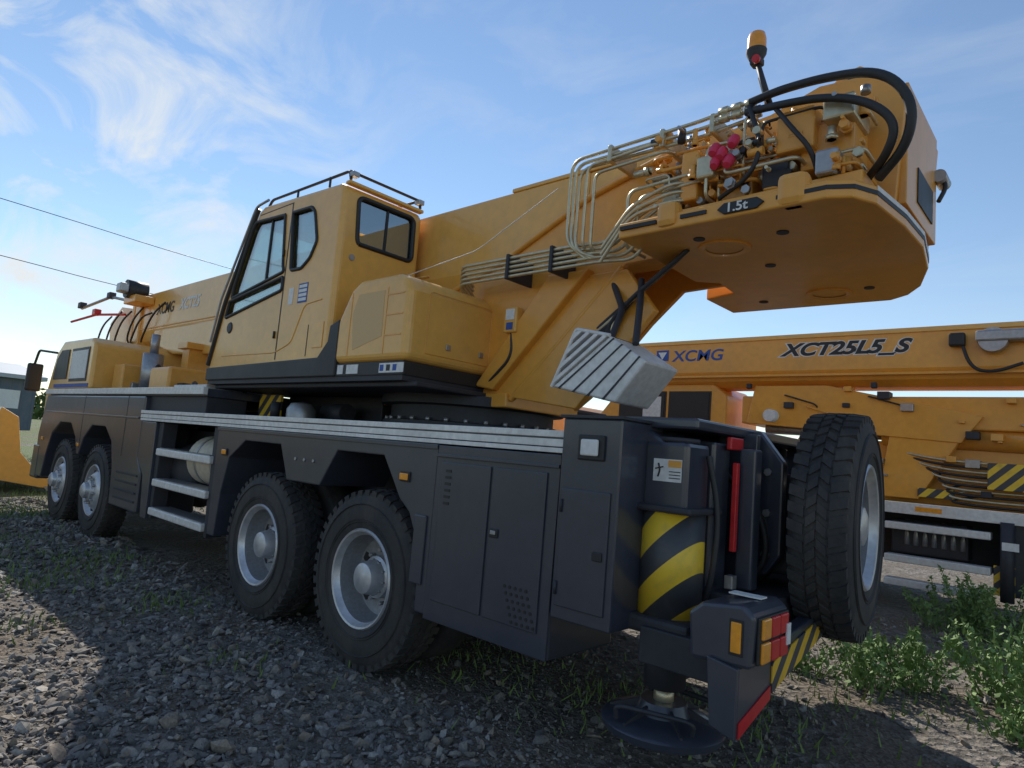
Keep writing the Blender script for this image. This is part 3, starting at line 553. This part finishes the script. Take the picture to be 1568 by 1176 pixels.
prism(B,'turntable_brace',[(2.0,1.25),(1.6,1.25),(1.2,1.95),(1.9,1.95)],y0-.25,y0-.1,ORG,bev=.01)
for k in range(10): tube(B,'hydraulic_hose',[(1.9-.1*k,y0-.15,1.8-.05*k),(1.4,y0-.05,1.7-.05*k),(.6,y0-.05,1.68-.05*k),(-.8,y0-.1,1.75-.05*k)],.014,HOS if k%2 else ZNC,smooth=True)
for i in range(40):
    x=R.uniform(-.5,3.8); z=R.uniform(1.3,2.5); s=R.uniform(.02,.07); box(B,'side_component',x,x+s*2,y0-.2,y0-.05+s*.5,z,z+s*1.4,R.choice((ORG,ORG,STL,GRD,ZNC)),.006)
for i in range(8):
    x=R.uniform(.0,3.2); z=R.uniform(1.5,2.5); tube(B,'side_pipe',[(x,y0-.15,z),(x,y0-.04,z),(x-.4,y0-.04,z-.12),(x-.4,y0-.15,z-.2)],.010,R.choice((HOS,ZNC,ORG)))
box(B,'deck',-6,6.2,y0-2.4,y0,1.08,1.14,GRD); box(B,'deck_edge_strip',-6,6.2,y0,y0+.03,1.08,1.20,ALU,.004)
box(B,'deck_amber',1.35,1.6,y0+.03,y0+.035,1.12,1.17,AMB,0)
box(B,'striped_board',.2,.95,y0+.0,y0+.03,1.42,1.70,STX); box(B,'striped_board',1.25,1.6,y0-.1,y0-.07,1.28,1.38,STX)
box(B,'chassis_frame',-6,6.2,y0-1.8,y0-.7,.5,1.05,GRD)
for z in (.98,.62): box(B,'access_step',.92,1.9,y0-.15,y0+.02,z-.08,z+.0,ALU,.01)
box(B,'access_step',1.0,1.9,y0-.15,y0+.02,.28,.36,ALU,.01)
box(B,'outrigger_housing',.25,.85,y0-.5,y0-.05,.35,1.1,GRY,.02); box(B,'outrigger_stripe_plate',.72,.90,y0-.05,y0-.02,.35,.65,STX)
for x in (.55,.78): cyl(B,'outrigger_jack',(x,y0+.02,.3),(x,y0+.02,1.1),.06,GRD)
box(B,'jack_label',.68,.82,y0+.08,y0+.085,.82,.9,WHT,0)
cyl(B,'outrigger_jack_main',(.35,y0-.1,.2),(.35,y0-.1,1.1),.13,STJ)
for k in range(7): cyl(B,'air_reservoir_rib',(1.2+.09*k,y0-.35,1.0),(1.2+.09*k,y0-.3,.72),.03,STL)
box(B,'battery_box',1.15,1.9,y0-.6,y0-.3,.62,1.0,GRD,.02)
for x in (-2.6,-4.0,3.0,4.4): wheel(B,x,y0-.05,.54,(0,1,0),'front',lugs=False); cyl(B,'axle',(x,y0-2.3,.54),(x,y0-.4,.54),.08,GRD)
for x in (-2.6,-4.0,3.0,4.4): wheel(B,x,y0-2.45,.54,(0,-1,0),'front',lugs=False)
lathe(B,'hose_reel',[(0,.0),(.13,.0),(.14,.04),(.13,.12),(0,.12)],(.9,y0+.02,3.0),(0,1,0),STL,32)
box(B,'reel_bracket',.55,1.05,y0-.02,y0+.16,2.98,3.10,STL,.02); tube(B,'reel_hose',[(1.2,y0+.05,3.05),(1.1,y0+.08,2.7),(.9,y0+.08,2.65),(.65,y0+.05,2.75)],.018,HOS,smooth=True)
box(B,'boom_fitting',1.15,1.3,y0,y0+.1,2.95,3.1,BLK,.02)
for x in (3.55,2.05,.2,-1.5): box(B,'side_block',x-.03,x+.03,y0-.05,y0+.02,2.50,2.57,GRD,.01)
prism(B,'driver_cab',[(7.,1.2),(7.,2.2),(7.2,2.35),(9.0,2.35),(9.4,1.6),(9.4,.6),(7.0,.6)],y0-2.4,y0-.05,YEL,bev=.04)
prism(B,'upper_fairing',[(5.3,1.2),(5.3,1.7),(7.,1.7),(7.,1.2)],y0-2.2,y0-.1,ORG,bev=.02)

# ================================================================== WHEEL LOADER far left
Wl=empty('wheel_loader')
prism(Wl,'bucket',[(-3.35,.15),(-3.2,.08),(-2.3,.25),(-2.1,.9),(-2.35,1.45),(-2.6,1.30),(-2.7,.7),(-3.0,.35)],13.8,16.4,YEL,'x',.01)
prism(Wl,'bucket_edge',[(-3.4,.12),(-3.15,.06),(-3.1,.12),(-3.35,.18)],13.78,16.42,STL,'x',0)
for a in (14.6,15.7): prism(Wl,'lift_arm',[(-2.3,.75),(-2.2,1.0),(-1.4,1.45),(0.2,1.7),(.3,1.45),(-1.3,1.1)],a,a+.15,YEL,'x',.01)
box(Wl,'front_frame',14.7,15.8,-1.6,.5,.6,1.3,YEL,.04)
for x in (14.3,16.1): 
    for y in (-.9,2.4): wheel(Wl,x,y,.56,(-1 if x<15 else 1,0,0),'front',lugs=False,mat=YEL)
for a in (14.75,15.85): cyl(Wl,'tilt_cylinder',(a,-2.5,1.15),(a,-.8,1.35),.06,STL)
box(Wl,'rear_body',14.4,16.0,1.2,4.2,.7,1.9,YEL,.06); box(Wl,'operator_cab',14.6,15.8,.6,1.9,1.5,3.0,BLK,.06); box(Wl,'cab_roof',14.5,15.9,.5,2.0,3.0,3.1,YEL,.03)

# ================================================================== BUILDING
WALL=paint('corrugated_wall',(.10,.13,.17),.6,dust=.3); ROOF=paint('roof_sheet',(.42,.46,.50),.5,dust=.2)
H=empty('warehouse_building')
box(H,'walls',62,82,-12.5,30,0,3.9,WALL,0)
prism(H,'roof',[(61.4,3.9),(61.4,4.2),(72,5.6),(82.6,4.2),(82.6,3.9)],-13,30.5,ROOF,bev=0)
for k in range(7): box(H,'window',61.95,62,-11.5+5.6*k,-8.6+5.6*k,1.6,3.0,WHT,0)
box(H,'door',61.95,62,-8.2,-6.8,0,2.5,BLK,0)
for k in range(60): box(H,'wall_rib',61.97,62,-12.4+.7*k,-12.32+.7*k,0,3.9,WALL,0)
LEAF=paint('leaf_green',(.07,.12,.03),.7,dust=.4,dcol=(.14,.19,.05),scale=30,var=.3)
def leafmass(name,pts,size,mat,parent=None,seed=3):
    g=np.random.default_rng(seed); n=len(pts); P=np.asarray(pts)
    d1=g.normal(size=(n,3)); d1/=np.linalg.norm(d1,axis=1)[:,None]
    d2=np.cross(d1,g.normal(size=(n,3))); d2/=np.linalg.norm(d2,axis=1)[:,None]
    s=(size*g.uniform(.5,1.3,n))[:,None]
    V=np.empty((n,4,3)); V[:,0]=P-d1*s; V[:,1]=P+d2*s*.45; V[:,2]=P+d1*s; V[:,3]=P-d2*s*.45
    me=bpy.data.meshes.new(name); me.from_pydata(V.reshape(-1,3).tolist(),[],(np.arange(n*4).reshape(n,4)).tolist()); me.materials.append(mat)
    return link(bpy.data.objects.new(name,me),parent)
pts=[]
for k in range(150):
    a=rng.uniform(-1.9,1.2); d=rng.uniform(180,230); c=np.array([d*math.cos(a),d*math.sin(a),rng.uniform(2,5)])
    q=rng.normal(size=(160,3))*np.array([4,4,1.8])+c; q[:,2]=np.abs(q[:,2]); pts.append(q)
leafmass('distant_tree_row',np.concatenate(pts),1.1,LEAF)

# ================================================================== POWER LINE
WOOD=paint('pole_wood',(.16,.12,.08),.85)
for y in (22.,-46.):
    u=empty('utility_pole'); cyl(u,'pole',(30,y,-.3),(30,y,10.6),.15,WOOD,.10); box(u,'crossarm',29.9,30.1,y-1,y+1,9.9,10.05,WOOD,.01)
    for k in (-.8,0,.8): cyl(u,'insulator',(30,y+k,10.05),(30,y+k,10.25),.05,WHT)
plw=empty('power_line')
def cable(P): tube(plw,'cable',P,.014,BLK,smooth=True)
cable([(30,22,10.2),(30,8,9.4),(30,-4,9.15),(30,-12.3,8.7),(30,-25,8.8),(30,-46,10.2)])
cable([(30,22,8.3),(30,8,7.4),(30,-4.3,7.05),(30,-8.5,6.8),(30,-25,6.7),(30,-46,8.0)])

# ================================================================== GROUND
g,ntq,bq=new_mat('gravel_ground'); N=ntq.nodes; L=ntq.links
tc=N.new('ShaderNodeTexCoord')
vo=N.new('ShaderNodeTexVoronoi'); vo.inputs['Scale'].default_value=22; L.new(tc.outputs['Object'],vo.inputs['Vector'])
cr=N.new('ShaderNodeValToRGB'); cr.color_ramp.elements[0].color=(.07,.06,.05,1); cr.color_ramp.elements[1].color=(.28,.25,.215,1)
sep=N.new('ShaderNodeSeparateColor'); L.new(vo.outputs['Color'],sep.inputs[0]); L.new(sep.outputs[0],cr.inputs[0])
no=N.new('ShaderNodeTexNoise'); no.inputs['Scale'].default_value=1.1; no.inputs['Detail'].default_value=8; L.new(tc.outputs['Object'],no.inputs['Vector'])
nr=N.new('ShaderNodeMapRange'); nr.inputs[1].default_value=.42; nr.inputs[2].default_value=.6; L.new(no.outputs['Fac'],nr.inputs[0])
n3=N.new('ShaderNodeTexNoise'); n3.inputs['Scale'].default_value=60; n3.inputs['Detail'].default_value=8; L.new(tc.outputs['Object'],n3.inputs['Vector'])
dr=N.new('ShaderNodeValToRGB'); dr.color_ramp.elements[0].color=(.06,.045,.03,1); dr.color_ramp.elements[1].color=(.25,.20,.15,1); dr.color_ramp.elements[0].position=.3; dr.color_ramp.elements[1].position=.7; L.new(n3.outputs['Fac'],dr.inputs[0])
mx=N.new('ShaderNodeMix'); mx.data_type='RGBA'; L.new(nr.outputs[0],mx.inputs[0]); L.new(cr.outputs[0],mx.inputs[6]); L.new(dr.outputs[0],mx.inputs[7])
sx=N.new('ShaderNodeSeparateXYZ'); L.new(tc.outputs['Object'],sx.inputs[0])
gf=N.new('ShaderNodeMapRange'); gf.inputs[1].default_value=11; gf.inputs[2].default_value=18; gf.inputs[4].default_value=.85; L.new(sx.outputs[0],gf.inputs[0])
gm=N.new('ShaderNodeMath'); gm.operation='MULTIPLY'; n4=N.new('ShaderNodeTexNoise'); n4.inputs['Scale'].default_value=.35; L.new(tc.outputs['Object'],n4.inputs['Vector'])
g4=N.new('ShaderNodeMapRange'); g4.inputs[1].default_value=.35; g4.inputs[2].default_value=.5; L.new(n4.outputs['Fac'],g4.inputs[0]); L.new(gf.outputs[0],gm.inputs[0]); L.new(g4.outputs[0],gm.inputs[1])
mg=N.new('ShaderNodeMix'); mg.data_type='RGBA'; L.new(gm.outputs[0],mg.inputs[0]); L.new(mx.outputs[2],mg.inputs[6]); mg.inputs[7].default_value=(.12,.16,.045,1)
L.new(mg.outputs[2],bq.inputs['Base Color']); bq.inputs['Roughness'].default_value=.95
bm_=N.new('ShaderNodeBump'); bm_.inputs['Strength'].default_value=.9; bm_.inputs['Distance'].default_value=.03
ad=N.new('ShaderNodeMath'); ad.operation='ADD'; L.new(vo.outputs['Distance'],ad.inputs[0]); L.new(n3.outputs['Fac'],ad.inputs[1]); L.new(ad.outputs[0],bm_.inputs['Height']); L.new(bm_.outputs[0],bq.inputs['Normal'])
n=201; s=np.linspace(-1,1,n); s=np.sinh(s*6)/np.sinh(6)
X,Y=np.meshgrid(s*900+4,s*900-2,indexing='ij')
Z=.02*np.sin(X*1.3+.5*Y)*np.cos(Y*1.7)+.012*np.sin(3.1*X+2.2*Y); Z*=np.exp(-((X-4)**2+(Y+2)**2)/400)
idx=np.arange(n*n).reshape(n,n); F=np.stack([idx[:-1,:-1],idx[1:,:-1],idx[1:,1:],idx[:-1,1:]],-1).reshape(-1,4)
me=bpy.data.meshes.new('ground'); me.from_pydata(np.stack([X,Y,Z],-1).reshape(-1,3).tolist(),[],F.tolist()); me.materials.append(g); me.shade_smooth()
link(bpy.data.objects.new('ground',me),None)
# gravel stones (one mesh)
bm=bmesh.new(); bmesh.ops.create_icosphere(bm,subdivisions=1,radius=1); IV=np.array([v.co[:] for v in bm.verts]); IF=np.array([[v.index for v in f.verts] for f in bm.faces]); bm.free()
def rocks(n,xr,yr,smin,smax,seed,keep=None,pw=2.6):
    g=np.random.default_rng(seed); P=np.stack([g.uniform(*xr,n),g.uniform(*yr,n)],-1)
    if keep is not None: P=P[keep(P,g)]
    n=len(P); sz=smin+(smax-smin)*g.random(n)**pw
    V=IV[None]*(1+g.uniform(-.42,.38,(n,len(IV),1))); V=V*(g.uniform(.5,1.25,(n,1,3))*np.array([1.1,.95,.45]))
    q=g.normal(size=(n,4)); q[:,1:3]*=.32; q/=np.linalg.norm(q,axis=1)[:,None]; w,x,y,z=q.T
    Rm=np.stack([1-2*(y*y+z*z),2*(x*y-z*w),2*(x*z+y*w),2*(x*y+z*w),1-2*(x*x+z*z),2*(y*z-x*w),2*(x*z-y*w),2*(y*z+x*w),1-2*(x*x+y*y)],-1).reshape(n,3,3)
    V=np.einsum('nij,nkj->nki',Rm,V*sz[:,None,None])
    z0=.02*np.sin(P[:,0]*1.3+.5*P[:,1])*np.cos(P[:,1]*1.7)+.012*np.sin(3.1*P[:,0]+2.2*P[:,1])
    V[:,:,0]+=P[:,0:1]; V[:,:,1]+=P[:,1:2]; V[:,:,2]+=(z0+sz*g.uniform(.0,.40,n))[:,None]
    return V.reshape(-1,3),(IF[None]+(np.arange(n)*len(IV))[:,None,None]).reshape(-1,3)
def dens(P,g):
    nz=np.sin(P[:,0]*1.1+1)*np.sin(P[:,1]*1.4)+np.sin(P[:,0]*2.7+P[:,1]*1.9)*.5
    k=1-np.clip((-P[:,1]-1.9)/1.0,0,.88); k*=np.clip(.85+.4*nz,.25,1); return g.random(len(P))<k
sets=[rocks(30000,(1.2,6.5),(-4.2,1.0),.008,.036,1,dens),rocks(700,(1.2,6.5),(-3.2,1.0),.03,.055,11,dens),rocks(9000,(6.5,13),(-2.8,1.5),.015,.05,2),rocks(2500,(-.5,4),(-8,-4.2),.008,.035,4),rocks(20000,(1.2,4.5),(-4.5,1.0),.004,.011,5)]
off=0;VV=[];FF=[]
for v,f in sets: VV.append(v);FF.append(f+off);off+=len(v)
VV=np.concatenate(VV);FF=np.concatenate(FF)
me=bpy.data.meshes.new('gravel'); me.vertices.add(len(VV)); me.vertices.foreach_set('co',VV.ravel()); me.loops.add(FF.size); me.loops.foreach_set('vertex_index',FF.ravel().astype(np.int32))
me.polygons.add(len(FF)); me.polygons.foreach_set('loop_start',(np.arange(len(FF))*3).astype(np.int32)); me.update(calc_edges=True); me.validate()
try: me.shade_flat()
except Exception: pass
ST,nts,bs=new_mat('stone'); N=nts.nodes; L=nts.links
ge=N.new('ShaderNodeNewGeometry'); cr=N.new('ShaderNodeValToRGB'); e=cr.color_ramp.elements; e[0].color=(.09,.082,.075,1); e[1].color=(.38,.345,.30,1)
for p_,c_ in ((.35,(.175,.16,.145,1)),(.6,(.25,.20,.155,1)),(.85,(.22,.21,.20,1))): k=e.new(p_); k.color=c_
L.new(ge.outputs['Random Per Island'],cr.inputs[0]); tc=N.new('ShaderNodeTexCoord'); nn=N.new('ShaderNodeTexNoise'); nn.inputs['Scale'].default_value=90; nn.inputs['Detail'].default_value=5; L.new(tc.outputs['Object'],nn.inputs['Vector'])
mm=N.new('ShaderNodeMix'); mm.data_type='RGBA'; mm.blend_type='OVERLAY'; mm.inputs[0].default_value=.7; L.new(cr.outputs[0],mm.inputs[6]); L.new(nn.outputs['Fac'],mm.inputs[7]); L.new(mm.outputs[2],bs.inputs['Base Color']); bs.inputs['Roughness'].default_value=.85
me.materials.append(ST); link(bpy.data.objects.new('gravel',me),None)
# grass
GRS=paint('grass_green',(.13,.20,.045),.7,dust=.5,dcol=(.25,.27,.10),scale=6,var=.25)
def grass(name,P,h,seed):
    g=np.random.default_rng(seed); n=len(P); a=g.uniform(0,6.28,n); hh=h*g.uniform(.4,1.2,n); w=.004+.006*g.random(n)
    V=np.zeros((n,3,3)); V[:,0,:2]=P+np.stack([np.cos(a),np.sin(a)],-1)*w[:,None]; V[:,1,:2]=P-np.stack([np.cos(a),np.sin(a)],-1)*w[:,None]
    V[:,2,:2]=P+g.normal(size=(n,2))*hh[:,None]*.4; V[:,2,2]=hh
    me=bpy.data.meshes.new(name); me.from_pydata(V.reshape(-1,3).tolist(),[],np.arange(n*3).reshape(n,3).tolist()); me.materials.append(GRS); link(bpy.data.objects.new(name,me),None)
C=[]
for k in range(260):
    c=np.array([rng.uniform(10.5,26),rng.uniform(-7,4)]); C.append(c+rng.normal(size=(70,2))*.3)
for c,s_,m in (((5.4,-2.1),.18,130),((3.9,-1.9),.15,90),((6.6,-1.7),.3,200),((7.6,-1.5),.4,220),((3.0,-3.2),.3,200),((2.2,-3.3),.3,160),((1.6,-3.8),.35,250),((5.2,-1.2),.12,60),((8.5,-1.5),.5,300),((9.6,-1.2),.6,400),((10.8,-2.0),.6,500),((1.3,-5.2),.4,400),((.9,-7.0),.5,300),((7.4,-2.2),.25,150)):
    C.append(np.array(c)+rng.normal(size=(m,2))*s_)
grass('grass',np.concatenate(C),.08,5)
WEED=paint('weed_green',(.13,.22,.06),.6,dust=.5,dcol=(.25,.36,.12),scale=9,var=.25)
def weed(c,h,r,stems,seed):
    g=np.random.default_rng(seed); e=empty('weed_plant'); pts=[]
    for s in range(stems):
        a=g.uniform(0,6.28); rr=r*math.sqrt(g.random()); b=np.array([c[0]+rr*.6*math.cos(a),c[1]+rr*.6*math.sin(a),0]); hh=h*g.uniform(.45,1.1)
        t=b+np.array([math.cos(a)*rr*.7,math.sin(a)*rr*.7,hh]); tube(e,'stem',[b,(b+t)/2+np.array([.02,0,.03]),t],.0035,WEED)
        k=int(36*hh/.4)+10; u=g.random(k)[:,None]**.7; q=b+(t-b)*u+g.normal(size=(k,3))*(.035*(1.15-u*.8)); pts.append(q)
    P=np.concatenate(pts); P[:,2]=np.abs(P[:,2])+.01; leafmass('leaves',P,.026,WEED,e,seed)
weed((1.25,-5.15),.38,.26,26,21); weed((1.0,-5.4),.42,.22,22,22)
weed((.50,-5.7),.5,.28,30,23); weed((.30,-5.3),.44,.26,28,24); weed((1.2,-8.0),.45,.4,34,25); weed((.75,-7.8),.6,.4,36,26); weed((1.6,-5.1),.2,.2,14,27); weed((.42,-4.85),.2,.18,14,29)

# ================================================================== SKY / LIGHT / CAMERA
SD=Vector((1.07,-.61,1.0))
w=bpy.data.worlds.new('World'); sc.world=w; w.use_nodes=True; nt=w.node_tree; N=nt.nodes; L=nt.links
bg=N['Background']; sky=N.new('ShaderNodeTexSky'); sky.sky_type='NISHITA'; sky.sun_disc=False
sky.sun_elevation=math.radians(39); sky.sun_rotation=math.atan2(SD.x,SD.y); sky.air_density=1.15; sky.dust_density=.0; sky.ozone_density=2.2
tc=N.new('ShaderNodeTexCoord'); mp=N.new('ShaderNodeMapping'); mp.inputs['Rotation'].default_value=(.2,.5,.35); mp.inputs['Scale'].default_value=(1.2,5.,7.)
L.new(tc.outputs['Generated'],mp.inputs['Vector']); nz=N.new('ShaderNodeTexNoise'); nz.inputs['Scale'].default_value=1.3; nz.inputs['Detail'].default_value=9; nz.inputs['Roughness'].default_value=.6; nz.inputs['Distortion'].default_value=.6; L.new(mp.outputs[0],nz.inputs['Vector'])
r1=N.new('ShaderNodeMapRange'); r1.inputs[1].default_value=.46; r1.inputs[2].default_value=.74; L.new(nz.outputs['Fac'],r1.inputs[0])
dt=N.new('ShaderNodeVectorMath'); dt.operation='DOT_PRODUCT'; dt.inputs[1].default_value=(.96,-.05,.27); L.new(tc.outputs['Generated'],dt.inputs[0])
r2=N.new('ShaderNodeMapRange'); r2.inputs[1].default_value=.86; r2.inputs[2].default_value=1.0; r2.inputs[3].default_value=.2; r2.inputs[4].default_value=1.5; L.new(dt.outputs['Value'],r2.inputs[0])
ml=N.new('ShaderNodeMath'); ml.operation='MULTIPLY'; ml.use_clamp=True; L.new(r1.outputs[0],ml.inputs[0]); L.new(r2.outputs[0],ml.inputs[1])
mx=N.new('ShaderNodeMix'); mx.data_type='RGBA'; L.new(ml.outputs[0],mx.inputs[0]); L.new(sky.outputs[0],mx.inputs[6]); mx.inputs[7].default_value=(6.0,6.3,6.5,1)
L.new(mx.outputs[2],bg.inputs[0]); bg.inputs[1].default_value=.135
sl=bpy.data.lights.new('sun','SUN'); sl.energy=5.0; sl.angle=math.radians(.5); sl.color=(1,.94,.84); so=link(bpy.data.objects.new('sun',sl),None)
so.rotation_euler=SD.to_track_quat('Z','Y').to_euler(); so.location=(8,-6,12)
cd=bpy.data.cameras.new('camera'); co=link(bpy.data.objects.new('camera',cd),None); cd.sensor_width=36; cd.lens=22.96; cd.clip_end=3000; cd.clip_start=.05
r=Vector((-.7381,-.6694,.0828)).normalized(); bk=Vector((-.6747,.7308,-.1045)).normalized(); up=bk.cross(r).normalized(); r=up.cross(bk)
co.matrix_world=Matrix(((r.x,up.x,bk.x,0),(r.y,up.y,bk.y,0),(r.z,up.z,bk.z,1.39),(0,0,0,1)))
sc.camera=co
